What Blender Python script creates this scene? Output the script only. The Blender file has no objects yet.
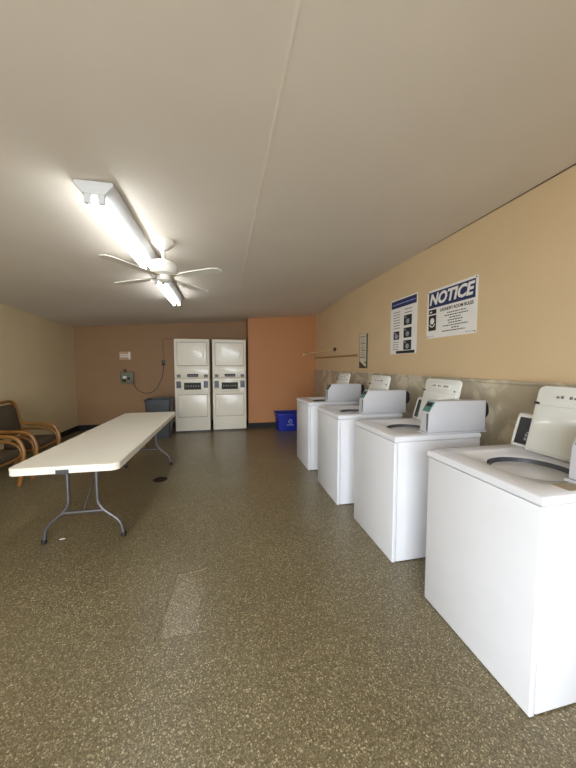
import bpy, bmesh, math, random
from mathutils import Vector, Matrix
random.seed(7)
PI = math.pi
SC = bpy.context.scene
COL = SC.collection

# ------------------------------------------------------------------ helpers
def new(name, bm, mat, parent=None, off=None, smooth=False, **props):
    if off: bmesh.ops.translate(bm, verts=bm.verts, vec=off)
    bmesh.ops.recalc_face_normals(bm, faces=bm.faces)
    me = bpy.data.meshes.new(name); bm.to_mesh(me); bm.free()
    o = bpy.data.objects.new(name, me); COL.objects.link(o)
    if mat: me.materials.append(mat)
    if smooth:
        for p in me.polygons: p.use_smooth = True
        try: me.set_sharp_from_angle(angle=math.radians(38))
        except Exception: pass
    if parent: o.parent = parent
    for k, v in props.items(): o[k] = v
    return o

def thing(name, label, cat, loc=(0, 0, 0), rz=0, group=None):
    o = bpy.data.objects.new(name, None); COL.objects.link(o)
    o.location = loc; o.rotation_euler = (0, 0, rz); o.empty_display_size = .1
    o['label'] = label; o['category'] = cat
    if group: o['group'] = group
    return o

def tag(o, label, cat, group=None):
    o['label'] = label; o['category'] = cat
    if group: o['group'] = group
    return o

def struct(name, bm, mat, **k):
    o = new(name, bm, mat, **k); o['kind'] = 'structure'; return o

def copy_tree(o, parent=None):
    c = o.copy(); COL.objects.link(c)
    if parent: c.parent = parent
    for ch in list(o.children): copy_tree(ch, c)
    return c

def B(): return bmesh.new()

def merge(bm, tmp):
    me = bpy.data.meshes.new('tmp'); tmp.to_mesh(me); tmp.free()
    bm.from_mesh(me); bpy.data.meshes.remove(me)

def box(bm, x0, y0, z0, x1, y1, z1, bev=0, seg=2):
    t = bmesh.new(); bmesh.ops.create_cube(t, size=1)
    for v in t.verts:
        v.co = Vector(((x0+x1)/2+v.co.x*(x1-x0), (y0+y1)/2+v.co.y*(y1-y0), (z0+z1)/2+v.co.z*(z1-z0)))
    if bev: bmesh.ops.bevel(t, geom=t.edges[:], offset=bev, segments=seg, affect='EDGES', profile=.5)
    merge(bm, t); return bm

def prism(bm, pts, f, a, b, bev=0, seg=2):
    """extrude the outline pts; f(p, q, t) -> xyz with t from a to b"""
    t = bmesh.new()
    A = [t.verts.new(f(p, q, a)) for p, q in pts]; C = [t.verts.new(f(p, q, b)) for p, q in pts]
    n = len(pts); t.faces.new(A); t.faces.new(C[::-1])
    for i in range(n): t.faces.new((A[i], C[i], C[(i+1) % n], A[(i+1) % n]))
    bmesh.ops.recalc_face_normals(t, faces=t.faces)
    if bev: bmesh.ops.bevel(t, geom=t.edges[:], offset=bev, segments=seg, affect='EDGES', profile=.5)
    merge(bm, t); return bm

def fillet(pts, r, n=6):
    pts = [Vector(p) for p in pts]; out = [pts[0]]
    for i in range(1, len(pts)-1):
        a, b, c = pts[i-1], pts[i], pts[i+1]
        d1 = (a-b); d2 = (c-b); l = min(r, d1.length*.48, d2.length*.48)
        p, q = b+d1.normalized()*l, b+d2.normalized()*l
        for k in range(n+1):
            t = k/n; out.append(p*(1-t)**2+b*2*t*(1-t)+q*t*t)
    out.append(pts[-1]); return out

def tube(bm, pts, r, n=10, cap=True, flat=1.0):
    pts = [Vector(p) for p in pts]; rings = []
    tan = (pts[1]-pts[0]).normalized()
    up = Vector((0, 0, 1)) if abs(tan.z) < .9 else Vector((0, 1, 0))
    nrm = (up-tan*up.dot(tan)).normalized()
    for i, p in enumerate(pts):
        a = pts[max(i-1, 0)]; b = pts[min(i+1, len(pts)-1)]
        t = (b-a).normalized(); nrm = (nrm-t*nrm.dot(t)).normalized(); bi = t.cross(nrm)
        rr = r[i] if isinstance(r, (list, tuple)) else r
        rings.append([bm.verts.new(p+(nrm*math.cos(2*PI*k/n)+bi*math.sin(2*PI*k/n)*flat)*rr) for k in range(n)])
    for a, b in zip(rings, rings[1:]):
        for k in range(n): bm.faces.new((a[k], a[(k+1) % n], b[(k+1) % n], b[k]))
    if cap: bm.faces.new(rings[0][::-1]); bm.faces.new(rings[-1])
    return bm

def lathe(bm, prof, c=(0, 0, 0), n=32, capb=True, capt=True):
    rings = [[bm.verts.new((c[0]+r*math.cos(2*PI*k/n), c[1]+r*math.sin(2*PI*k/n), c[2]+z)) for k in range(n)] for r, z in prof]
    for a, b in zip(rings, rings[1:]):
        for k in range(n): bm.faces.new((a[k], a[(k+1) % n], b[(k+1) % n], b[k]))
    if capb: bm.faces.new(rings[0][::-1])
    if capt: bm.faces.new(rings[-1])
    return bm

def rrect(x0, y0, x1, y1, r, n=6):
    out = []
    for cx, cy, a0 in ((x1-r, y1-r, 0), (x0+r, y1-r, 90), (x0+r, y0+r, 180), (x1-r, y0+r, 270)):
        for k in range(n+1):
            a = math.radians(a0+90*k/n); out.append((cx+r*math.cos(a), cy+r*math.sin(a)))
    return out

def text_bm(s, size, bold=0.0, shear=0.0, depth=.0006, align='CENTER'):
    cu = bpy.data.curves.new('t', 'FONT'); cu.body = s; cu.size = size; cu.offset = bold; cu.shear = shear
    cu.extrude = depth; cu.align_x = align; cu.align_y = 'CENTER'; cu.resolution_u = 3
    o = bpy.data.objects.new('t', cu); COL.objects.link(o)
    dg = bpy.context.evaluated_depsgraph_get(); dg.update()
    me = bpy.data.meshes.new_from_object(o.evaluated_get(dg))
    bm = bmesh.new(); bm.from_mesh(me)
    bpy.data.objects.remove(o); bpy.data.curves.remove(cu); bpy.data.meshes.remove(me)
    return bm

# ------------------------------------------------------------------ materials
def s2l(c):
    return tuple((v/255/12.92 if v/255 <= .04045 else ((v/255+.055)/1.055)**2.4) for v in c)

def mat(name, rgb, rough=.5, metal=0, spec=.5, var=0, vscale=6, bump=0, bscale=60, coat=0):
    m = bpy.data.materials.new(name); m.use_nodes = True; nt = m.node_tree; p = nt.nodes['Principled BSDF']
    c = s2l(rgb)
    p.inputs['Base Color'].default_value = (*c, 1); p.inputs['Roughness'].default_value = rough
    p.inputs['Metallic'].default_value = metal; p.inputs['Specular IOR Level'].default_value = spec
    p.inputs['Coat Weight'].default_value = coat
    tc = nt.nodes.new('ShaderNodeTexCoord')
    nz = nt.nodes.new('ShaderNodeTexNoise'); nz.inputs['Scale'].default_value = vscale; nz.inputs['Detail'].default_value = 5
    nt.links.new(tc.outputs['Object'], nz.inputs['Vector'])
    v = max(var, .015)
    rp = nt.nodes.new('ShaderNodeValToRGB')
    rp.color_ramp.elements[0].position = .3; rp.color_ramp.elements[1].position = .7
    rp.color_ramp.elements[0].color = (*[x*(1-v) for x in c], 1); rp.color_ramp.elements[1].color = (*[min(1, x*(1+v)) for x in c], 1)
    nt.links.new(nz.outputs['Fac'], rp.inputs['Fac']); nt.links.new(rp.outputs['Color'], p.inputs['Base Color'])
    if bump:
        n2 = nt.nodes.new('ShaderNodeTexNoise'); n2.inputs['Scale'].default_value = bscale; n2.inputs['Detail'].default_value = 4
        nt.links.new(tc.outputs['Object'], n2.inputs['Vector'])
        bp = nt.nodes.new('ShaderNodeBump'); bp.inputs['Strength'].default_value = bump; bp.inputs['Distance'].default_value = .01
        nt.links.new(n2.outputs['Fac'], bp.inputs['Height']); nt.links.new(bp.outputs['Normal'], p.inputs['Normal'])
    return m

def emis(name, rgb, st):
    m = bpy.data.materials.new(name); m.use_nodes = True; nt = m.node_tree
    nt.nodes.clear(); e = nt.nodes.new('ShaderNodeEmission'); o = nt.nodes.new('ShaderNodeOutputMaterial')
    e.inputs['Color'].default_value = (*rgb, 1); e.inputs['Strength'].default_value = st
    nt.links.new(e.outputs[0], o.inputs[0]); return m

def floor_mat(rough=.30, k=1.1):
    m = bpy.data.materials.new('speckled_epoxy'); m.use_nodes = True; nt = m.node_tree; p = nt.nodes['Principled BSDF']; L = nt.links.new
    tc = nt.nodes.new('ShaderNodeTexCoord')
    def ramp(src, stops):
        r = nt.nodes.new('ShaderNodeValToRGB'); e = r.color_ramp.elements
        e[0].position, e[0].color = stops[0][0], (*s2l(stops[0][1]), 1); e[1].position, e[1].color = stops[1][0], (*s2l(stops[1][1]), 1)
        for pos, c in stops[2:]:
            k = e.new(pos); k.color = (*s2l(c), 1)
        L(src, r.inputs['Fac']); return r.outputs['Color']
    v = nt.nodes.new('ShaderNodeTexVoronoi'); v.inputs['Scale'].default_value = 210; L(tc.outputs['Object'], v.inputs['Vector'])
    sep = nt.nodes.new('ShaderNodeSeparateColor'); L(v.outputs['Color'], sep.inputs[0])
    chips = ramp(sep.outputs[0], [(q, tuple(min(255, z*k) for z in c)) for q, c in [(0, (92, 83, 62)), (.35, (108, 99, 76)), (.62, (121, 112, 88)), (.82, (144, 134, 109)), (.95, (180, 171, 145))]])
    chips.node.color_ramp.interpolation = 'CONSTANT'
    nz = nt.nodes.new('ShaderNodeTexNoise'); nz.inputs['Scale'].default_value = 1.3; nz.inputs['Detail'].default_value = 4; L(tc.outputs['Object'], nz.inputs['Vector'])
    tint = ramp(nz.outputs['Fac'], [(.3, (232, 226, 214)), (.7, (255, 252, 245))])
    mx = nt.nodes.new('ShaderNodeMix'); mx.data_type = 'RGBA'; mx.blend_type = 'MULTIPLY'; mx.inputs[0].default_value = 1
    L(chips, mx.inputs[6]); L(tint, mx.inputs[7]); L(mx.outputs[2], p.inputs['Base Color'])
    n2 = nt.nodes.new('ShaderNodeTexNoise'); n2.inputs['Scale'].default_value = 90; n2.inputs['Detail'].default_value = 3; L(tc.outputs['Object'], n2.inputs['Vector'])
    bp = nt.nodes.new('ShaderNodeBump'); bp.inputs['Strength'].default_value = .35; bp.inputs['Distance'].default_value = .004
    L(n2.outputs['Fac'], bp.inputs['Height']); L(bp.outputs['Normal'], p.inputs['Normal'])
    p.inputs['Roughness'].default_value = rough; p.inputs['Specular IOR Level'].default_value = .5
    return m

def marble_mat():
    m = bpy.data.materials.new('marble_tile'); m.use_nodes = True; nt = m.node_tree; p = nt.nodes['Principled BSDF']; L = nt.links.new
    tc = nt.nodes.new('ShaderNodeTexCoord')
    nz = nt.nodes.new('ShaderNodeTexNoise'); nz.inputs['Scale'].default_value = 4.5; nz.inputs['Detail'].default_value = 6; nz.inputs['Distortion'].default_value = .7
    L(tc.outputs['Object'], nz.inputs['Vector'])
    r = nt.nodes.new('ShaderNodeValToRGB'); e = r.color_ramp.elements
    e[0].position, e[0].color = .32, (*s2l((176, 162, 136)), 1); e[1].position, e[1].color = .62, (*s2l((216, 204, 178)), 1)
    k = e.new(.5); k.color = (*s2l((184, 171, 147)), 1)
    L(nz.outputs['Fac'], r.inputs['Fac']); L(r.outputs['Color'], p.inputs['Base Color'])
    p.inputs['Roughness'].default_value = .3
    return m

M = {}
M['floor'] = floor_mat(); M['marble'] = marble_mat()
M['ceil'] = mat('ceiling_paint', (226, 216, 204), .75, var=.03, vscale=1.5)
M['ceil_strip'] = mat('ceiling_seam', (232, 222, 210), .6)
M['beige'] = mat('beige_wall_paint', (214, 188, 148), .6, var=.03, vscale=2)
M['left'] = mat('khaki_wall_paint', (212, 194, 156), .4, var=.03, vscale=2)
M['salmon'] = mat('salmon_wall_paint', (152, 117, 80), .6, var=.04, vscale=2)
M['orange'] = mat('orange_wall_paint', (190, 130, 82), .6, var=.03, vscale=2)
M['black'] = mat('black_vinyl', (14, 13, 12), .65)
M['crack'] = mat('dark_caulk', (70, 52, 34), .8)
M['almond'] = mat('warm_white_enamel', (240, 233, 216), .3, var=.01, coat=.2)
M['white'] = mat('white_enamel', (228, 228, 232), .28, var=.01, coat=.2)
M['white_pl'] = mat('white_plastic', (224, 222, 214), .3, var=.01)
M['lid'] = mat('ivory_lid_enamel', (230, 230, 222), .22, coat=.3)
M['grey_box'] = mat('light_grey_steel', (196, 196, 200), .4)
M['steel'] = mat('tub_steel', (84, 86, 90), .42, metal=.4)
M['tub'] = mat('tub_white', (112, 117, 126), .5)
M['dark'] = mat('dark_plastic', (36, 36, 38), .35)
M['darkgrey'] = mat('dark_grey_plastic', (62, 64, 68), .5, var=.05)
M['lcd'] = mat('teal_display', (84, 128, 118), .25)
M['digits'] = mat('grey_digits', (150, 154, 158), .5)
M['gasket'] = mat('grey_gasket', (172, 166, 152), .6)
M['ink'] = mat('black_ink', (30, 28, 28), .6)
M['grey_ink'] = mat('grey_ink', (120, 116, 110), .6)
M['blue_ink'] = mat('navy_sign_blue', (26, 36, 86), .5)
M['sign'] = mat('sign_white', (236, 232, 226), .35)
M['paper'] = mat('cream_paper', (216, 206, 184), .55)
M['frame_dark'] = mat('dark_bronze_frame', (74, 66, 48), .5)
M['table'] = mat('table_plastic', (236, 229, 214), .42, var=.01, bump=.05, bscale=300)
M['leg'] = mat('grey_steel_tube', (104, 100, 100), .4, metal=.6)
M['wood'] = mat('honey_bentwood', (132, 88, 36), .35, var=.2, vscale=14)
M['cushion'] = mat('olive_brown_fabric', (74, 60, 42), .9, var=.12, vscale=30, bump=.2, bscale=250)
M['cushion_red'] = mat('maroon_fabric', (96, 48, 38), .9, var=.12, vscale=30, bump=.2, bscale=250)
M['blue'] = mat('blue_bin_plastic', (24, 40, 150), .4, var=.04)
M['bin_print'] = mat('pale_blue_print', (150, 158, 214), .5)
M['boxgreen'] = mat('grey_green_metal', (112, 112, 88), .5, var=.1, vscale=20)
M['plate'] = mat('tan_plate', (196, 160, 130), .5)
M['rod'] = mat('pale_wood_rod', (222, 196, 150), .5)
M['rod_shadow'] = mat('rod_shadow_brown', (168, 126, 78), .6)
M['tube'] = emis('fluorescent_glow', (.93, .98, 1.0), 18)
M['fixture'] = mat('white_fixture_enamel', (206, 206, 206), .5)
M['fan'] = mat('fan_white', (232, 228, 220), .35)
M['brass'] = mat('pale_metal', (200, 190, 170), .3, metal=.8)
M['drain'] = mat('rusty_drain', (48, 36, 26), .5, metal=.4)
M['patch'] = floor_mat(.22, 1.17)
M['brown_label'] = mat('tan_instruction_label', (166, 150, 122), .5)
M['screen'] = mat('dryer_screen', (38, 38, 36), .55, spec=.3)
M['concrete'] = mat('grey_concrete', (150, 148, 142), .8, var=.08)

# ------------------------------------------------------------------ the room
XL, XR, YF, YB = -3.10, 2.076, -1.6, 7.2
YO = 6.68                                    # face of the orange wall
def cz(x, y):
    d = max(0.0, min(1.0, (y-4.8)/1.8)); d = d*d*(3-2*d)
    return 2.62-.06*(2.08-x)-.085*d

bm = B(); box(bm, XL-.1, YF-.1, -.1, XR+.1, YB+.1, 0); struct('floor', bm, M['floor'])

bm = B(); nx, ny = 8, 44; g = []
for j in range(ny+1):
    y = YF-.1+(YB-YF+.2)*j/ny
    g.append([bm.verts.new((x, y, cz(x, y))) for x in [XL-.1+(XR-XL+.2)*i/nx for i in range(nx+1)]])
for j in range(ny):
    for i in range(nx): bm.faces.new((g[j][i], g[j][i+1], g[j+1][i+1], g[j+1][i]))
r = bmesh.ops.extrude_face_region(bm, geom=bm.faces[:])
bmesh.ops.translate(bm, verts=[v for v in r['geom'] if isinstance(v, bmesh.types.BMVert)], vec=(0, 0, .1))
struct('ceiling', bm, M['ceil'], smooth=False)

struct('wall_right', box(B(), XR, YF-.1, 0, XR+.1, YB+.1, 2.72), M['beige'])
struct('wall_left', box(B(), XL-.1, YF-.1, 0, XL, YB+.1, 2.5), M['left'])
struct('wall_back', box(B(), XL, YB, 0, XR, YB+.1, 2.62), M['salmon'])
struct('wall_back_right', box(B(), .53, YO, 0, XR, YB, 2.62), M['orange'])
bm = B(); DX0, DX1, DZ = -2.1, .55, 2.2    # doorway behind the camera
box(bm, XL, YF-.1, 0, DX0, YF, 2.62); box(bm, DX1, YF-.1, 0, XR, YF, 2.7); box(bm, DX0, YF-.1, DZ, DX1, YF, 2.62)
struct('wall_front', bm, M['beige'])
bm = B(); box(bm, DX0-.06, YF, 0, DX0, YF+.03, DZ+.06, .004); box(bm, DX1, YF, 0, DX1+.06, YF+.03, DZ+.06, .004); box(bm, DX0, YF, DZ, DX1, YF+.03, DZ+.06, .004)
struct('door_1', bm, M['white_pl'])

# baseboards
struct('baseboard_left', box(B(), XL, YF+.04, 0, XL+.012, YB, .11, .003), M['black'])
struct('baseboard_back', box(B(), XL+.013, YB-.012, 0, .52, YB, .11, .003), M['black'])
bm = B(); box(bm, .518, YO, 0, .53, YB-.013, .11, .003); box(bm, .518, YO-.012, 0, XR-.03, YO, .11, .003)
struct('baseboard_back_right', bm, M['black'])
# marble wainscot along the machines
bm = B(); box(bm, XR-.018, YF+.04, 0, XR, YO-.001, 1.275, .002); struct('trim_1', bm, M['marble'])
bm = B(); box(bm, XR-.030, YF+.04, 1.2755, XR, YO-.001, 1.305, .008, 3); struct('trim_2', bm, M['marble'])
# open caulk line where wall meets ceiling, raised ceiling seam
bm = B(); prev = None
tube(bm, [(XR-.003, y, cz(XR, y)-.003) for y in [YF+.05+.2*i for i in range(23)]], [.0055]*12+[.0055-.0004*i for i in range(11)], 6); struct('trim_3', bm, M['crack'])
bm = B()
for k in range(26):
    y0 = YF+.05+.25*k; x = .235
    box(bm, x-.007, y0, cz(x, y0)-.0018, x+.007, y0+.25, cz(x, y0)+.004)
struct('trim_4', bm, M['ceil_strip'])
# rectangular repair in the floor
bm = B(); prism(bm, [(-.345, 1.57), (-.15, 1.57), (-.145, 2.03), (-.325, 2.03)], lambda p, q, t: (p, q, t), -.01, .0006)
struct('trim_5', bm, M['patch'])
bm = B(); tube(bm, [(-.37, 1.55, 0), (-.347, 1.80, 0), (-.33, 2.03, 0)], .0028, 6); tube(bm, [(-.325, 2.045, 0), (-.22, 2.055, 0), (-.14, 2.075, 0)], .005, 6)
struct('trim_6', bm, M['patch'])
# outside pavement
struct('ground', box(B(), -6, -8, -.16, 6, YF-.11, -.04), M['concrete'])

# ------------------------------------------------------------------ washers
WX, WY, WZ = .71, .651, .92
def washer():
    t = thing('washing_machine', '', 'washing machine', (0, 0, 0), 0, 'coin washing machines along the right wall')
    off = (-WX/2, -WY/2, 0)
    def P(name, bm, m, parent=t, smooth=True, **k): return new(name, bm, m, parent, off, smooth, **k)
    P('cabinet', box(B(), .031, .004, .006, WX, WY-.004, .876, .006), M['white'])
    P('front_panel', box(B(), 0, .003, .004, .0275, WY-.003, .874, .005, 3), M['white'])
    bm = B(); box(bm, .10, .0015, .06, .62, .0035, .83, .001); P('side_panel', bm, M['white'])
    for x, y in ((.06, .06), (.06, WY-.06), (WX-.06, .06), (WX-.06, WY-.06)):
        P('foot', lathe(B(), [(.022, 0), (.022, .004), (.012, .005), (.012, .006)], (x, y, 0), 12), M['dark'])
    # top deck with recessed lid well and round tub opening
    cx, cy = .335, .315
    angs = sorted([2*PI*k/96 for k in range(96)] + [math.atan2(b-cy, a-cx) % (2*PI) for a in (.0, WX) for b in (0, WY)])
    def rect(a, x0, y0, x1, y1, rad=0):
        dx, dy = math.cos(a), math.sin(a)
        tx = ((x1-cx) if dx > 0 else (x0-cx))/dx if abs(dx) > 1e-9 else 1e9
        ty = ((y1-cy) if dy > 0 else (y0-cy))/dy if abs(dy) > 1e-9 else 1e9
        s = min(tx, ty)
        px, py = cx+dx*s, cy+dy*s
        if rad:                                   # pull corners in
            qx = max(x0+rad, min(x1-rad, px)); qy = max(y0+rad, min(y1-rad, py))
            # intersect ray with corner circle
            ccx = x0+rad if px < x0+rad else x1-rad if px > x1-rad else None
            ccy = y0+rad if py < y0+rad else y1-rad if py > y1-rad else None
            if ccx is not None and ccy is not None:
                fx, fy = cx-ccx, cy-ccy; b_ = fx*dx+fy*dy; c_ = fx*fx+fy*fy-rad*rad; D = b_*b_-c_
                if D > 0: s = -b_+math.sqrt(D); px, py = cx+dx*s, cy+dy*s
        return px, py
    bm = B(); loops = []
    def loop(f, z): loops.append([bm.verts.new((*f(a), z)) for a in angs])
    circ = lambda r: (lambda a: (cx+r*math.cos(a), cy+r*math.sin(a)))
    loop(lambda a: rect(a, .004, .004, WX-.004, WY-.004), .8765)
    loop(lambda a: rect(a, -.003, -.002, WX, WY+.002), .882)
    loop(lambda a: rect(a, -.003, -.002, WX, WY+.002), .906)
    loop(lambda a: rect(a, -.001, 0, WX-.002, WY, .01), .914)
    loop(lambda a: rect(a, .008, .008, WX-.008, WY-.008, .016), .92)
    loop(lambda a: rect(a, .115, .085, .565, .565, .03), .92)
    loop(lambda a: rect(a, .119, .089, .561, .561, .03), .9185)
    loop(lambda a: rect(a, .15, .115, .525, .53, .06), .903)
    loop(circ(.190), .900)
    loop(circ(.186), .897)
    loop(circ(.185), .888)
    for A, C in zip(loops, loops[1:]):
        n = len(A)
        for k in range(n): bm.faces.new((A[k], A[(k+1) % n], C[(k+1) % n], C[k]))
    P('top_deck', bm, M['white'])
    bm = B(); lathe(bm, [(.1845, .8965), (.1845, .865), (.170, .858), (.166, .866), (.168, .876), (.176, .8965)], (cx, cy, 0), 48, False, False); P('tub_ring', bm, M['steel'])
    tb = P('wash_tub', lathe(B(), [(.176, .858), (.180, .84), (.19, .60), (.17, .52), (.05, .50)], (cx, cy, 0), 40, False, True), M['tub'])
    bm = B(); lathe(bm, [(.13, .505), (.11, .53), (.055, .57), (.045, .78), (.035, .80), (.0, .805)], (cx, cy, 0), 28, False, False)
    for k in range(4):
        a = PI/2*k; c_, s_ = math.cos(a), math.sin(a)
        prism(bm, [(.04, .52), (.12, .515), (.045, .74)], lambda p, q, w: (cx+p*c_-w*s_, cy+p*s_+w*c_, q), -.006, .006)
    new('agitator', bm, M['white_pl'], tb, off, True)
    # open lid leaning against the console
    th = math.radians(13.5)
    def LF(u, v, w): return (.535+v*math.sin(th)+w*math.cos(th), u, .925+v*math.cos(th)-w*math.sin(th))
    def lid_outline(d):
        y0, y1, h = .108+d, .515-d, .385-d; r_ = .035; out = [(y0, d), (y1, d)]
        for k in range(7): a = PI/2*k/6; out.append((y1-r_+r_*math.cos(a), h-r_+r_*math.sin(a)))
        for k in range(7): a = PI/2+PI/2*k/6; out.append((y0+r_+r_*math.cos(a), h-r_+r_*math.sin(a)))
        return out
    bm = B(); prism(bm, lid_outline(0), LF, 0, .016, .004)
    lid = P('lid', bm, M['lid'])
    bm = B(); prism(bm, [(.124, .012), (.499, .012), (.499, .262), (.490, .272), (.133, .272), (.124, .262)], LF, -.009, .002, .004); new('inner_panel', bm, M['lid'], lid, off, True)
    bm = B(); prism(bm, rrect(.20, .305, .42, .347, .02), LF, -.005, .001, .002); new('lid_grip', bm, M['white_pl'], lid, off, True)
    bm = B()
    for k in range(9):
        if k in (3, 6): continue
        y = .225+.021*k; prism(bm, rrect(y, .318, y+.015, .33+.004*(k % 2), .003, 2), LF, -.0062, -.0045)
    new('lid_lettering', bm, M['grey_ink'], lid, off)
    for q4, w4 in (((.145, .285, .157, .297), -.006), ((.492, .275, .514, .288), -.012)):
        bm = B(); prism(bm, rrect(*q4, .005, 3), LF, w4, .001); new('lid_bumper', bm, M['dark'], lid, off)
    # console behind the lid
    prof = [(.578, .921), (.70, .921), (.70, 1.115), (.645, 1.118), (.634, 1.112)]
    cons = P('console', prism(B(), prof, lambda p, q, w: (p, w, q), .104, .640, .004), M['white'])
    tc = math.atan2(.056, .19)
    def CF(u, v, w): return (.578+v*math.sin(tc)+w*math.cos(tc), u, .921+v*math.cos(tc)-w*math.sin(tc))
    cp = P('control_panel', prism(B(), rrect(.125, .016, .620, .185, .008, 3), CF, -.0035, .002), M['dark'])
    bm = B()
    for a, b, c, d in ((.505, .005, .636, .018), (.505, .183, .636, .195), (.622, .005, .636, .195)): prism(bm, [(a, b), (c, b), (c, d), (a, d)], CF, -.006, .002, .001)
    new('panel_frame', bm, M['white_pl'], cp, off)
    bm = B()
    for i, (a, b, c, d) in enumerate(((.53, .045, .545, .062), (.55, .045, .565, .062), (.53, .068, .545, .085), (.55, .068, .565, .085), (.53, .09, .56, .098))): prism(bm, [(a, b), (c, b), (c, d), (a, d)], CF, -.0045, -.003)
    new('panel_buttons', bm, M['digits'], cp, off)
    # coin box on the near end of the deck
    prof = [(.262, .934), (.745, .934), (.745, 1.156), (.325, 1.160), (.270, 1.075)]
    bm = B(); prism(bm, prof, lambda p, q, w: (p, w, q), .0, .098, .005, 3)
    cb = P('coin_box', bm, M['grey_box'])
    bm = B(); box(bm, .25, -.006, .9205, .752, .104, .9335, .003); new('coin_box_base', bm, M['grey_box'], cb, off, True)
    tcx = math.atan2(.055, .085); nx_, nz_ = -.085/.1012, .055/.1012
    def FF(u, v, w): s = v/.1012; return (.270+.055*s+nx_*w, u, 1.075+.085*s+nz_*w)
    bm = B(); prism(bm, [(.012, .008), (.086, .008), (.086, .09), (.012, .09)], FF, -.001, .003, .0008); dsp = new('coin_display', bm, M['lcd'], cb, off)
    bm = B(); prism(bm, [(.022, .05), (.076, .05), (.076, .08), (.022, .08)], FF, .002, .0042); new('display_screen', bm, M['screen'], dsp, off)
    bm = B(); box(bm, .258, .012, .945, .268, .02, 1.07, .002)
    new('lock_bar', bm, M['steel'], cb, off)
    # hose behind
    bm = B(); tube(bm, fillet([(.72, .06, 1.10), (.755, .06, 1.135), (.795, .06, 1.12), (.805, .06, 1.05), (.775, .06, 1.02), (.72, .06, 1.03)], .03), .021, 10)
    P('drain_hose', bm, M['black'])
    return t
W0 = washer()
wdat = [(1.179, .879, 'white top-load washer with open lid nearest the camera, cut by the right edge'),
        (1.156, 1.846, 'white top-load washer, second nearest, between the nearest washer and the third'),
        (1.099, 2.757, 'white top-load washer standing third from the camera along the wall'),
        (1.088, 3.772, 'farthest of the white top-load washers, just in front of the blue bin')]
for i, (x, y, lb) in enumerate(wdat):
    o = W0 if i == 0 else copy_tree(W0)
    o.location = (x+WX/2, y+WY/2, 0); o['label'] = lb
# instruction sticker on the nearest deck only
bm = B(); prism(bm, rrect(.155, .015, .245, .085, .006, 3), lambda p, q, w: (p, q, w), .9195, .9212)
st = new('deck_sticker', bm, M['brown_label'], W0, (-WX/2, -WY/2, 0)); st['label'] = 'tan instruction sticker'

# ------------------------------------------------------------------ stacked dryers
def dryer():
    W, D, H = .70, .66, 1.95
    t = thing('stacked_dryer', '', 'dryer', (0, 0, 0), 0, 'stacked coin dryers at the back wall')
    off = (-W/2, 0, 0); F = lambda p, q, w: (p, w, q)
    def P(name, bm, m, parent=t, smooth=True, **k): return new(name, bm, m, parent, off, smooth, **k)
    P('lower_cabinet', box(B(), 0, 0, .03, W, D, 1.135, .008), M['almond'])
    P('upper_cabinet', box(B(), 0, 0, 1.14, W, D, H, .008), M['almond'])
    P('plinth', box(B(), .02, .03, 0, W-.02, D-.02, .0295), M['dark'])
    for z0, z1, hx in ((1.40, 1.875, .56), (.33, .785, .085)):
        gs = P('door_gasket', prism(B(), rrect(.052, z0-.012, W-.047, z1+.012, .02), F, -.003, .002), M['gasket'])
        d = P('door', prism(B(), rrect(.06, z0, W-.055, z1, .02), F, -.022, -.0035, .006, 3), M['almond'])
        hb = B(); prism(hb, rrect(hx, z0+.16, hx+.03, z0+.32, .012, 4), F, -.040, -.021, .004)
        new('door_handle', hb, M['almond'], d, off, True)
    P('upper_panel', prism(B(), rrect(.02, 1.145, W-.02, 1.385, .01), F, -.006, .002, .002), M['almond'])
    P('lower_panel', prism(B(), rrect(.02, .80, W-.02, 1.13, .01), F, -.006, .002, .002), M['almond'])
    u = P('upper_display', prism(B(), rrect(.25, 1.165, .47, 1.225, .008), F, -.012, -.004, .002), M['screen'])
    bm = B(); [prism(bm, rrect(.27+.032*k, 1.185, .29+.032*k, 1.205, .003, 2), F, -.0135, -.011) for k in range(6)]; new('display_buttons', bm, M['digits'], u, off)
    c = P('window_bezel', prism(B(), rrect(.155, .845, .545, 1.085, .012), F, -.018, -.005, .004), M['almond'])
    new('control_window', prism(B(), rrect(.185, .90, .525, 1.045, .008), F, -.021, -.015, .002), M['screen'], c, off)
    bm = B(); [prism(bm, rrect(.21+.05*k, .955, .24+.05*k, .99, .004, 2), F, -.0225, -.020) for k in range(6)]; new('window_print', bm, M['grey_ink'], c, off)
    for x in (.035, .575):
        s = P('coin_slot', prism(B(), rrect(x, .935, x+.09, 1.075, .008), F, -.03, -.005, .004), M['steel'])
        new('slot', box(B(), x+.04, -.032, .97, x+.05, -.029, 1.04), M['dark'], s, off)
        k = P('coin_plate', prism(B(), rrect(x+.01, 1.155, x+.085, 1.215, .006), F, -.012, -.005, .003), M['grey_ink'])
    P('coin_drawer', prism(B(), rrect(.58, .83, .665, .915, .006), F, -.014, -.005, .003), M['almond'])
    return t
D0 = dryer(); D0.location = (-.645, 6.5, 0)
D0['label'] = 'left white stacked coin dryer, with the grey bin on its left'
D1 = copy_tree(D0); D1.location = (.115, 6.5, 0)
D1['label'] = 'right white stacked coin dryer, next to the orange wall'

# ------------------------------------------------------------------ folding table
TZ = .72; TL, TW = 2.39, .70
tb = thing('folding_table', 'long white plastic folding table on grey steel legs', 'table', (-1.075, 3.50, 0), math.radians(-1.0))
bm = B(); prism(bm, rrect(-TW/2, -TL/2, TW/2, TL/2, .055, 8), lambda p, q, w: (p, q, w), TZ-.022, TZ, .007, 3)
new('tabletop', bm, M['table'], tb, None, True)
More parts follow.
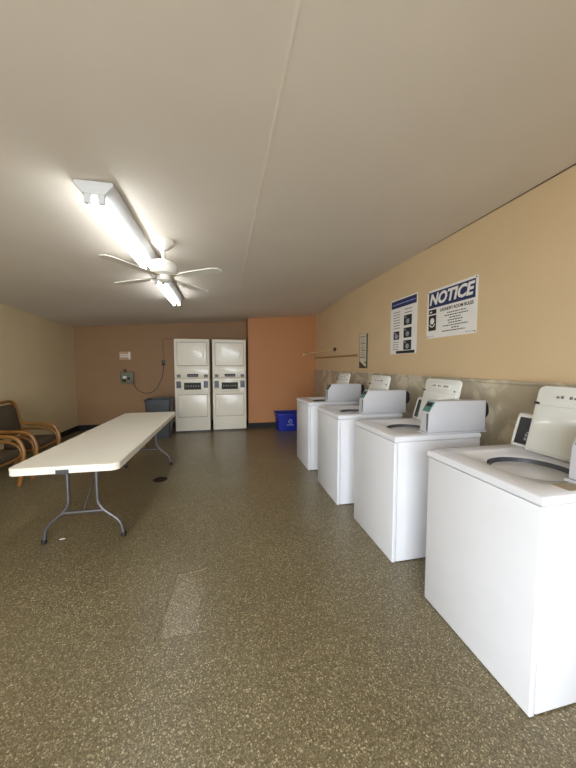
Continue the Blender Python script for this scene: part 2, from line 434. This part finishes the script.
# hollow skirt, notched at the leg of the near end
bm = B(); out = rrect(-TW/2+.002, -TL/2+.002, TW/2-.002, TL/2-.002, .053, 8); inn = rrect(-TW/2+.022, -TL/2+.022, TW/2-.022, TL/2-.022, .036, 8)
n = len(out)
def skirt_z(x, y):
    return TZ-.052
O0 = [bm.verts.new((*p, TZ-.02)) for p in out]; O1 = [bm.verts.new((*p, skirt_z(*p))) for p in out]
I0 = [bm.verts.new((*p, TZ-.02)) for p in inn]; I1 = [bm.verts.new((*p, skirt_z(*p))) for p in inn]
for k in range(n):
    j = (k+1) % n
    bm.faces.new((O0[k], O0[j], O1[j], O1[k])); bm.faces.new((O1[k], O1[j], I1[j], I1[k])); bm.faces.new((I1[k], I1[j], I0[j], I0[k])); bm.faces.new((O0[k], I0[k], I0[j], O0[j]))
sk = new('skirt', bm, M['table'], tb, None, True)
bm = B(); box(bm, -.05, -TL/2-.0015, TZ-.057, .032, -TL/2+.03, TZ-.026, .002); new('leg_notch', bm, M['darkgrey'], sk, None)
def leg_frame(y, s, dx):
    yt = y
    lf = B()
    for sx in (-1, 1):
        pts = fillet([(dx+sx*.105, yt, TZ-.03), (dx+sx*.105, yt, .30), (dx+sx*.15, yt, .235), (dx+sx*.275, yt, .13), (dx+sx*.292, yt, .0)], .06)
        tube(lf, pts, .0145, 10)
    fr = new('leg', lf, M['leg'], tb, None, True)
    bm = B(); tube(bm, [(dx-.155, yt, .235), (dx+.155, yt, .235)], .015, 10); tube(bm, [(dx-.30, yt, TZ-.04), (dx+.30, yt, TZ-.04)], .012, 8); new('cross_bar', bm, M['leg'], fr, None, True)
    for sx in (-1, 1):
        bm = B(); lathe(bm, [(.019, 0), (.019, .03), (.016, .034)], (dx+sx*.292, yt, 0), 14); new('foot_cap', bm, M['black'], fr, None, True)
    bm = B(); tube(bm, fillet([(dx, yt, .235), (dx, yt+s*.10, .34), (dx, yt+s*.52, TZ-.03)], .05), .008, 8); new('brace', bm, M['leg'], fr, None, True)
leg_frame(-.86, 1, -.035); leg_frame(.93, -1, .01)
bm = B(); box(bm, -.13, -.75, TZ-.05, -.10, .80, TZ-.021); box(bm, .10, -.75, TZ-.05, .13, .80, TZ-.021); new('under_rail', bm, M['leg'], tb, None)

# ------------------------------------------------------------------ bentwood armchairs
def chair():
    t = thing('bentwood_armchair', '', 'armchair', (0, 0, 0), 0, 'bentwood armchairs by the left wall')
    def P(name, bm, m, parent=t): return new(name, bm, m, parent, None, True)
    for s in (-1, 1):
        y = s*.265
        bm = B(); tube(bm, fillet([(.27, y, 0), (.345, y, .42), (.27, y, .585), (.05, y, .595), (-.04, y, .60), (-.128, y, .64)], .13, 8), .019, 10, flat=1.25)
        ar = P('armrest', bm, M['wood'])
        bm = B(); tube(bm, fillet([(.315, y, .30), (.30, y, .46), (.20, y, .53), (-.10, y, .535), (-.112, y, .52)], .09, 8), .013, 10, flat=1.2); new('arm_rail', bm, M['wood'], ar, None, True)
    bm = B(); path = [(-.22, -.255, 0), (-.085, -.255, .40), (-.185, -.255, .93), (-.185, .255, .93), (-.085, .255, .40), (-.22, .255, 0)]
    tube(bm, fillet(path, .12, 8), .020, 10, flat=1.2); P('back_frame', bm, M['wood'])
    bm = B()
    for y in (-.235, .235): tube(bm, [(-.14, y, .33), (.31, y, .355)], .018, 8)
    tube(bm, [(.295, -.25, .345), (.295, .25, .345)], .018, 8); tube(bm, [(-.14, -.235, .33), (-.14, .235, .33)], .018, 8); P('seat_frame', bm, M['wood'])
    bm = B(); box(bm, -.05, -.225, .358, .32, .225, .455, .035, 4); P('seat_cushion', bm, M['cushion'])
    tb_ = math.atan2(.10, .53)
    bm = B(); prism(bm, rrect(-.222, .06, .222, .478, .08, 6), lambda p, q, w: (-.092-q*math.sin(tb_)+w*math.cos(tb_), p, .42+q*math.cos(tb_)+w*math.sin(tb_)), -.03, .032, .02, 3)
    P('back_cushion', bm, M['cushion'])
    return t
C0 = chair(); C0.location = (-2.63, 4.50, 0); C0['label'] = 'honey-coloured bentwood armchair by the left wall, the one farther back whose backrest shows'
C1 = copy_tree(C0); C1.location = (-2.63, 3.73, 0); C1['label'] = 'bentwood armchair nearer the camera, cut by the left edge behind the table corner'
for ch in C1.children:
    if ch.name.startswith('seat_cushion'):
        ch.data = ch.data.copy(); ch.data.materials[0] = M['cushion']

# ------------------------------------------------------------------ bins
def taper_bin(name, w0, d0, w1, d1, h, rim, m, th=.006):
    bm = B()
    def lp(w, d, z, r): return [bm.verts.new((x, y, z)) for x, y in rrect(-w/2, -d/2, w/2, d/2, r)]
    L = [lp(w0, d0, 0, .03), lp(w1, d1, h-rim, .04), lp(w1+.03, d1+.03, h-rim, .05), lp(w1+.03, d1+.03, h-.004, .05), lp(w1+.022, d1+.022, h, .05),
         lp(w1-.004, d1-.004, h, .04), lp(w1-.012, d1-.012, h-rim, .04), lp(w0-.012, d0-.012, .01, .03)]
    for A, C in zip(L, L[1:]):
        for k in range(len(A)): bm.faces.new((A[k], A[(k+1) % len(A)], C[(k+1) % len(A)], C[k]))
    bm.faces.new(L[0][::-1]); bm.faces.new(L[-1])
    return bm
gb = thing('trash_bin', 'dark grey plastic bin behind the far end of the table, beside the dryers', 'bin', (-1.245, 6.27, 0))
new('bin_body', taper_bin('', .40, .38, .46, .44, .75, .035, M['darkgrey']), M['darkgrey'], gb, None, True)
bm = B(); tube(bm, fillet([(-.07, -.225, .64), (-.07, -.25, .63), (.07, -.25, .63), (.07, -.225, .64)], .02), .008, 8); new('handle', bm, M['darkgrey'], gb, None, True)
rb = thing('recycling_bin', 'blue plastic recycling bin against the orange wall', 'bin', (1.36, 6.36, 0))
new('bin_body', taper_bin('', .47, .36, .54, .42, .385, .04, M['blue']), M['blue'], rb, None, True)
bm = B()
cxr, czr = .01, .215
def BF(p, q, w): return (p, -.198-.030*(q/.345)-w, q)
for k in range(3):
    a = PI/2+2*PI*k/3; b = a+2*PI/3
    p0 = Vector((math.cos(a), math.sin(a)))*.062; p1 = Vector((math.cos(b), math.sin(b)))*.062
    d = (p1-p0).normalized(); nn = Vector((-d.y, d.x)); s0 = p0.lerp(p1, .22); s1 = p0.lerp(p1, .66)
    pts = [s0+nn*.009, s0-nn*.009, s1-nn*.009, s1-nn*.02, p0.lerp(p1, .86), s1+nn*.02, s1+nn*.009]
    prism(bm, [(cxr+p.x, czr+p.y) for p in pts], BF, -.006, .006)
for k in range(7): prism(bm, [(cxr-.075+.022*k, .125), (cxr-.06+.022*k, .125), (cxr-.06+.022*k, .15), (cxr-.075+.022*k, .15)], BF, -.006, .006)
new('recycling_mark', bm, M['bin_print'], rb, None)

# ------------------------------------------------------------------ signs on the right wall (local u runs to the reader's right, v up)
def wf(yc, zc):
    return lambda p, q, w: (-w, -p, q)
def sign_root(name, label, cat, yc, zc): return thing(name, label, cat, (XR, yc, zc))
def flat(root, name, rects, m, w0, w1, parent=None):
    bm = B()
    for a, b, c, d in rects: prism(bm, [(a, b), (c, b), (c, d), (a, d)], lambda p, q, w: (-w, -p, q), w0, w1)
    return new(name, bm, m, parent or root, None)
def words(root, name, s, size, u, v, m, w, bold=0, shear=0, sx=1, parent=None, align='CENTER'):
    bm = text_bm(s, size, bold, shear, align=align)
    for vt in bm.verts: vt.co = Vector((-(w+vt.co.z), -(u+vt.co.x*sx), v+vt.co.y))
    return new(name, bm, m, parent or root, None)
def lines(rng, u0, u1, v, h, dens=.75, word=.02):
    out = []; u = u0
    while u < u1:
        L = min(word*rng.uniform(.5, 1.5), u1-u); out.append((u, v, u+L, v+h)); u += L+.007
    return out
rng = random.Random(3)
# NOTICE sign
N = sign_root('notice_sign', 'white sign headed NOTICE in a blue band on the right wall', 'sign', 2.455, 1.928)
bm = B(); prism(bm, rrect(-.315, -.24, .315, .24, .012, 4), lambda p, q, w: (-w, -p, q), .001, .004); new('sign_board', bm, M['sign'], N)
bd = flat(N, 'blue_band', [(-.292, .06, .292, .218)], M['blue_ink'], .0035, .005)
words(N, 'heading', 'NOTICE', .150, -.01, .139, M['sign'], .0055, bold=.0058, shear=.22, sx=.99, parent=bd)
words(N, 'subheading', 'LAUNDRY ROOM RULES', .040, .075, .022, M['ink'], .0046, bold=.0009, sx=.92)
R = []
for i, (a, b) in enumerate(((-.03, .20), (-.06, .22), (.0, .14), (-.02, .16), (-.01, .15), (-.08, .22), (.03, .12), (-.09, .19))):
    flat(N, 'rule_line', lines(rng, a, b, -.022-.024*i, .009), M['ink'], .0035, .0047)
flat(N, 'small_print', lines(rng, -.29, -.21, -.222, .004, word=.015)+lines(rng, .20, .29, -.222, .004, word=.015), M['ink'], .0035, .0047)
pk = flat(N, 'pictogram', [(-.288, .0, -.178, .045), (-.288, -.165, -.178, -.012)], M['ink'], .0035, .005)
bm = B()
f = lambda p, q, w: (-w, -p, q)
prism(bm, [(-.233+.030*math.cos(2*PI*k/20), -.070+.032*math.sin(2*PI*k/20)) for k in range(20)], f, .0045, .006)
prism(bm, [(-.233+a*math.cos(PI+PI*k/10), -.100+a*.8*math.sin(PI+PI*k/10)) for a, ks in ((.040, range(11)), (.028, range(10, -1, -1))) for k in ks], f, .0045, .006)
prism(bm, [(-.27, .014), (-.24, .014), (-.24, .03), (-.27, .026)], f, .0045, .006)
new('pictogram_figure', bm, M['sign'], pk)
bm = B()
for u in (-.30, .30):
    for v in (-.225, .225):
        tube(bm, [(-.003, u, v), (-.008, u, v)], .006, 8)
new('screw', bm, M['dark'], N)
# instruction poster with pictures
Q = sign_root('instruction_poster', 'white instruction poster with thin blue heading band and small pictures, left of the NOTICE sign', 'poster', 3.20, 1.878)
bm = B(); prism(bm, rrect(-.265, -.33, .265, .33, .006, 3), lambda p, q, w: (-w, -p, q), .001, .004); new('poster_board', bm, M['sign'], Q)
bd = flat(Q, 'blue_band', [(-.25, .225, .25, .315)], M['blue_ink'], .0035, .005)
flat(Q, 'heading', lines(rng, -.225, .23, .263, .012, word=.05), M['bin_print'], .0045, .0056, bd)
pics = [(.02, .0, .17, .115), (.02, -.145, .17, -.03), (.02, -.285, .17, -.175), (-.19, -.155, -.07, -.055)]
for a, b, c, d in pics:
    p = flat(Q, 'picture', [(a, b, c, d)], M['screen'], .0035, .0048)
    bm = B(); mx, my = (a+c)/2, b+(d-b)*.38
    prism(bm, [(mx+.034*math.cos(2*PI*k/16), my+.030*math.sin(2*PI*k/16)) for k in range(16)], f, .0042, .0056)
    prism(bm, [(a+.012, d-.03), (a+.05, d-.03), (a+.05, d-.015), (a+.012, d-.015)], f, .0042, .0056)
    new('picture_figure', bm, M['digits'], p)
R = []
for i in range(7): R += lines(rng, -.20, -.06, .17-.032*i, .009, word=.03)
for i in range(3): R += lines(rng, .03, .17, .18-.04*i, .010, word=.03)
for i in range(4): R += lines(rng, -.20, -.08, -.19-.028*i, .008, word=.03)
flat(Q, 'caption_lines', R, M['grey_ink'], .0035, .0047)
flat(Q, 'dark_strip', [(-.13, -.325, .235, -.292)], M['screen'], .0035, .0048)
# narrow framed notice
F_ = sign_root('framed_notice', 'narrow printed notice in a dark frame, above the far washers', 'sign', 4.205, 1.622)
new('frame', prism(B(), [(-.125, -.255), (.125, -.255), (.125, .255), (-.125, .255)], f, .0, .016, .003), M['frame_dark'], F_)
pp = flat(F_, 'notice_sheet', [(-.107, -.235, .107, .252)], M['paper'], .0155, .0175)
R = []
for i in range(13): R += lines(rng, -.09+.02*(i % 3), .085-.03*(i % 2), .21-.026*i, .009 if i % 4 else .016, word=.035)
flat(F_, 'printed_lines', R, M['grey_ink'], .017, .0182, pp)
bm = B(); prism(bm, [(-.107, -.235), (.09, -.235), (-.03, -.18), (-.107, -.145)], f, .017, .0183); prism(bm, [(.05, -.175), (.107, -.185), (.107, -.165), (.06, -.155)], f, .017, .0183); new('dark_corner_print', bm, M['frame_dark'], pp)

# hanging rod, and a brown strip put in for its shadow
rd = thing('hanging_rod', 'pale wooden rod set across the corner of orange wall and right wall', 'rod', (1.80, YO, 1.655))
ex, ey, ez = XR-1.80, -1.36, .055
bm = B(); tube(bm, [(.003, -.012, 0), (ex-.012, ey+.06, ez)], .017, 10); new('rod', bm, M['rod'], rd, None, True)
bm = B(); tube(bm, [(ex-.035, ey+.06, ez), (ex, ey+.06, ez)], .034, 14); new('wall_flange', bm, M['frame_dark'], rd, None, True)
bm = B(); tube(bm, [(.003, 0, 0), (.003, -.02, 0)], .03, 14); new('wall_flange', bm, M['rod'], rd, None, True)
bm = B(); box(bm, XR-.022, 4.42, 1.555, XR, YO-.02, 1.585, .004); tag(new('rod_shadow_strip', bm, M['rod_shadow'], None, None), 'thin brown strip built as the shadow of the pale rod on the right wall', 'rod_shadow')  # solid brown strip stands in for the shadow line below the rod

# ------------------------------------------------------------------ back wall fittings
pl = thing('paper_notice', 'small pale notice above the grey-green box on the salmon back wall', 'sign', (-2.115, YB, 1.615))
new('sheet', prism(B(), rrect(-.118, -.085, .118, .09, .006, 3), lambda p, q, w: (p, -w, q), -.004, .012, .002), M['plate'], pl)
bm = B(); box(bm, .07, -.016, -.08, .10, -.0118, .085, .001); box(bm, -.10, -.014, .01, .071, -.0118, .03); box(bm, -.10, -.014, -.03, .071, -.0118, -.01); new('print_bars', bm, M['sign'], pl)
cbx = thing('wall_control_box', 'grey-green metal box with knob and pale label, on salmon back wall', 'control box', (-2.075, YB, 1.14))
new('box_body', box(B(), -.13, -.10, -.125, .13, 0, .125, .008, 2), M['boxgreen'], cbx, None, True)
new('cover_plate', box(B(), -.11, -.107, -.105, .095, -.1005, .105, .003), M['boxgreen'], cbx)
new('pale_label', box(B(), -.07, -.110, -.02, .0, -.1065, .03), M['sign'], cbx)
bm = B(); tube(bm, [(.045, -.106, -.02), (.045, -.135, -.02)], .026, 16); new('knob', bm, M['black'], cbx, None, True)
new('dark_slot', box(B(), -.09, -.110, -.09, -.01, -.1065, -.04), M['black'], cbx)
bm = B(); tube(bm, [(-.04, -.06, .12), (-.04, -.06, .16)], .018, 10); lathe(bm, [(.026, .155), (.026, .172), (.01, .18)], (-.04, -.06, 0), 12); new('top_knob', bm, M['frame_dark'], cbx, None, True)
ot = thing('wall_outlet', 'small dark wall outlet where the hanging cord plugs in, left of dryers', 'outlet', (-1.33, YB, 1.46))
new('outlet_plate', box(B(), -.04, -.008, -.06, .04, 0, .06, .002), M['frame_dark'], ot)
bm = B(); box(bm, -.018, -.040, -.045, .018, -.0085, -.005, .005); new('plug', bm, M['black'], ot)
bm = B(); tube(bm, fillet([(-1.96, YB-.03, 1.010), (-1.90, YB-.012, .86), (-1.72, YB-.010, .76), (-1.52, YB-.010, .82), (-1.37, YB-.012, 1.10), (-1.33, YB-.02, 1.34), (-1.33, YB-.03, 1.415)], .12, 8), .0055, 8)
tag(new('power_cord', bm, M['black'], None, None, True), 'thin dark cord sagging from the wall box toward the dryers', 'cord')
bm = B(); tube(bm, [(-1.33, YB-.014, 1.53), (-1.33, YB-.014, 2.0)], .009, 8); tube(bm, [(-1.34, YB-.014, 2.0), (-1.0, YB-.014, 2.0)], .009, 8)
tag(new('conduit', bm, M['salmon'], None, None, True), 'thin conduit rising from the outlet and turning behind the left dryer', 'conduit')

# ------------------------------------------------------------------ floor bits
dr = thing('floor_drain', 'dark round drain cover in the floor right of the table', 'drain', (-.79, 3.87, 0))
new('drain_ring', lathe(B(), [(.085, 0), (.085, .002), (.078, .004), (.070, .004), (.068, .002)], (0, 0, 0), 28, True, True), M['drain'], dr, None, True)
bm = B()
for k in range(-3, 4):
    h = math.sqrt(max(.0, .066**2-(.018*k)**2)); box(bm, .018*k-.004, -h, .0015, .018*k+.004, h, .004)
new('grate', bm, M['black'], dr)
bm = B(); prism(bm, [(-.02, -.006), (.0, -.010), (.022, .0), (.01, .009), (-.012, .007)], lambda p, q, w: (-1.31+p, 2.685+q, w), .0, .003)
tag(new('paper_scrap', bm, M['sign'], None), 'tiny white scrap of paper on the floor beside a table foot', 'litter')

# ------------------------------------------------------------------ ceiling lights
def strip_light():
    t = thing('strip_light', '', 'ceiling light', (0, 0, 0), 0, 'fluorescent strip lights on the ceiling')
    L = 1.27
    new('housing', prism(B(), [(-.10, -.022), (-.055, -.07), (.055, -.07), (.10, -.022), (.10, 0), (-.10, 0)], lambda p, q, w: (p, w, q), 0, L, .004), M['fixture'], t, None, True)
    for x in (-.036, .036):
        bm = B(); tube(bm, [(x, .025, -.100), (x, L-.025, -.100)], .016, 12); new('fluorescent_tube', bm, M['tube'], t, None, True)
    for y in (.004, L-.026):
        for x in (-.036, .036):
            bm = B(); box(bm, x-.018, y, -.119, x+.018, y+.022, -.069, .003); new('lamp_holder', bm, M['fixture'], t)
    return t
S0 = strip_light(); S1 = copy_tree(S0)
XS = -.70
for o, y, lb in ((S0, 1.93, 'glowing fluorescent strip light nearer the camera, in front of the fan'), (S1, 3.68, 'glowing fluorescent strip light farther back, seen beyond the fan')):
    z0, z1 = cz(XS, y), cz(XS, y+1.27)
    o.location = (XS, y, min(cz(XS-.1, y), cz(XS-.1, y+1.27))-.001); o['label'] = lb

# ------------------------------------------------------------------ ceiling fan
fx, fy = -.49, 2.78; fz = cz(fx, fy)
fan = thing('ceiling_fan', 'white ceiling fan with thin blades beside the strip light', 'ceiling fan', (fx, fy, fz))
new('canopy', lathe(B(), [(.02, -.075), (.045, -.065), (.088, -.025), (.092, .008)], (0, 0, 0), 28), M['fan'], fan, None, True)
bm = B(); tube(bm, [(0, 0, -.07), (0, 0, -.18)], .014, 12); new('downrod', bm, M['fan'], fan, None, True)
mo = new('motor_housing', lathe(B(), [(.02, -.15), (.05, -.162), (.095, -.175), (.110, -.195), (.112, -.21), (.108, -.213), (.112, -.216), (.112, -.242), (.098, -.272), (.06, -.285), (.055, -.325), (.03, -.34)], (0, 0, 0), 36), M['fan'], fan, None, True)
for k in range(4):
    a = math.radians(-34+90*k); ca, sa = math.cos(a), math.sin(a)
    def R3(p, q, w):
        z = -.300+w-.06*q; return (p*ca-q*sa, p*sa+q*ca, z)
    bm = B(); prism(bm, [(.19, -.036), (.30, -.045), (.52, -.052), (.565, -.034), (.57, 0), (.565, .034), (.52, .052), (.30, .045), (.19, .036)], R3, -.003, .003)
    bl = new('blade', bm, M['fan'], fan)
    bm = B(); prism(bm, [(.05, -.014), (.17, -.012), (.24, -.035), (.26, 0), (.24, .035), (.17, .012), (.05, .014)], R3, .0032, .008); new('blade_arm', bm, M['brass'], bl)

# ------------------------------------------------------------------ light from the open doorway behind the camera
w = bpy.data.worlds.new('daylight'); SC.world = w; w.use_nodes = True
bg = w.node_tree.nodes['Background']; bg.inputs['Color'].default_value = (.86, .93, 1, 1); bg.inputs['Strength'].default_value = 13.5
ar = bpy.data.lights.new('doorway_portal', 'AREA'); ar.shape = 'RECTANGLE'; ar.size = DX1-DX0; ar.size_y = DZ
ar.cycles.is_portal = True
po = bpy.data.objects.new('doorway_portal', ar); COL.objects.link(po); po.location = ((DX0+DX1)/2, YF-.05, DZ/2); po.rotation_euler = (-PI/2, 0, 0)
po.rotation_euler = (PI/2, 0, 0)   # -Z of the light looks into the room (+Y)

# ------------------------------------------------------------------ camera
f_px, yaw, pitch, roll, h = 298.8, .2112, -.0649, 0, 1.4207
cam = bpy.data.cameras.new('camera'); co = bpy.data.objects.new('camera', cam); COL.objects.link(co)
fw = Vector((math.sin(yaw)*math.cos(pitch), math.cos(yaw)*math.cos(pitch), math.sin(pitch)))
rt = Vector((math.cos(yaw), -math.sin(yaw), 0)); up = rt.cross(fw)
mw = Matrix((rt, up, -fw)).transposed().to_4x4(); mw.translation = Vector((0, 0, h)); co.matrix_world = mw
cam.sensor_fit = 'VERTICAL'; cam.sensor_height = 36; cam.lens = 36*f_px/768; cam.clip_start = .02
SC.camera = co
vs = SC.view_settings; SC.display_settings.display_device = 'sRGB'
vs.view_transform = 'Standard'; vs.look = 'None'; vs.exposure = 0.1; vs.gamma = 1; vs.use_curve_mapping = False
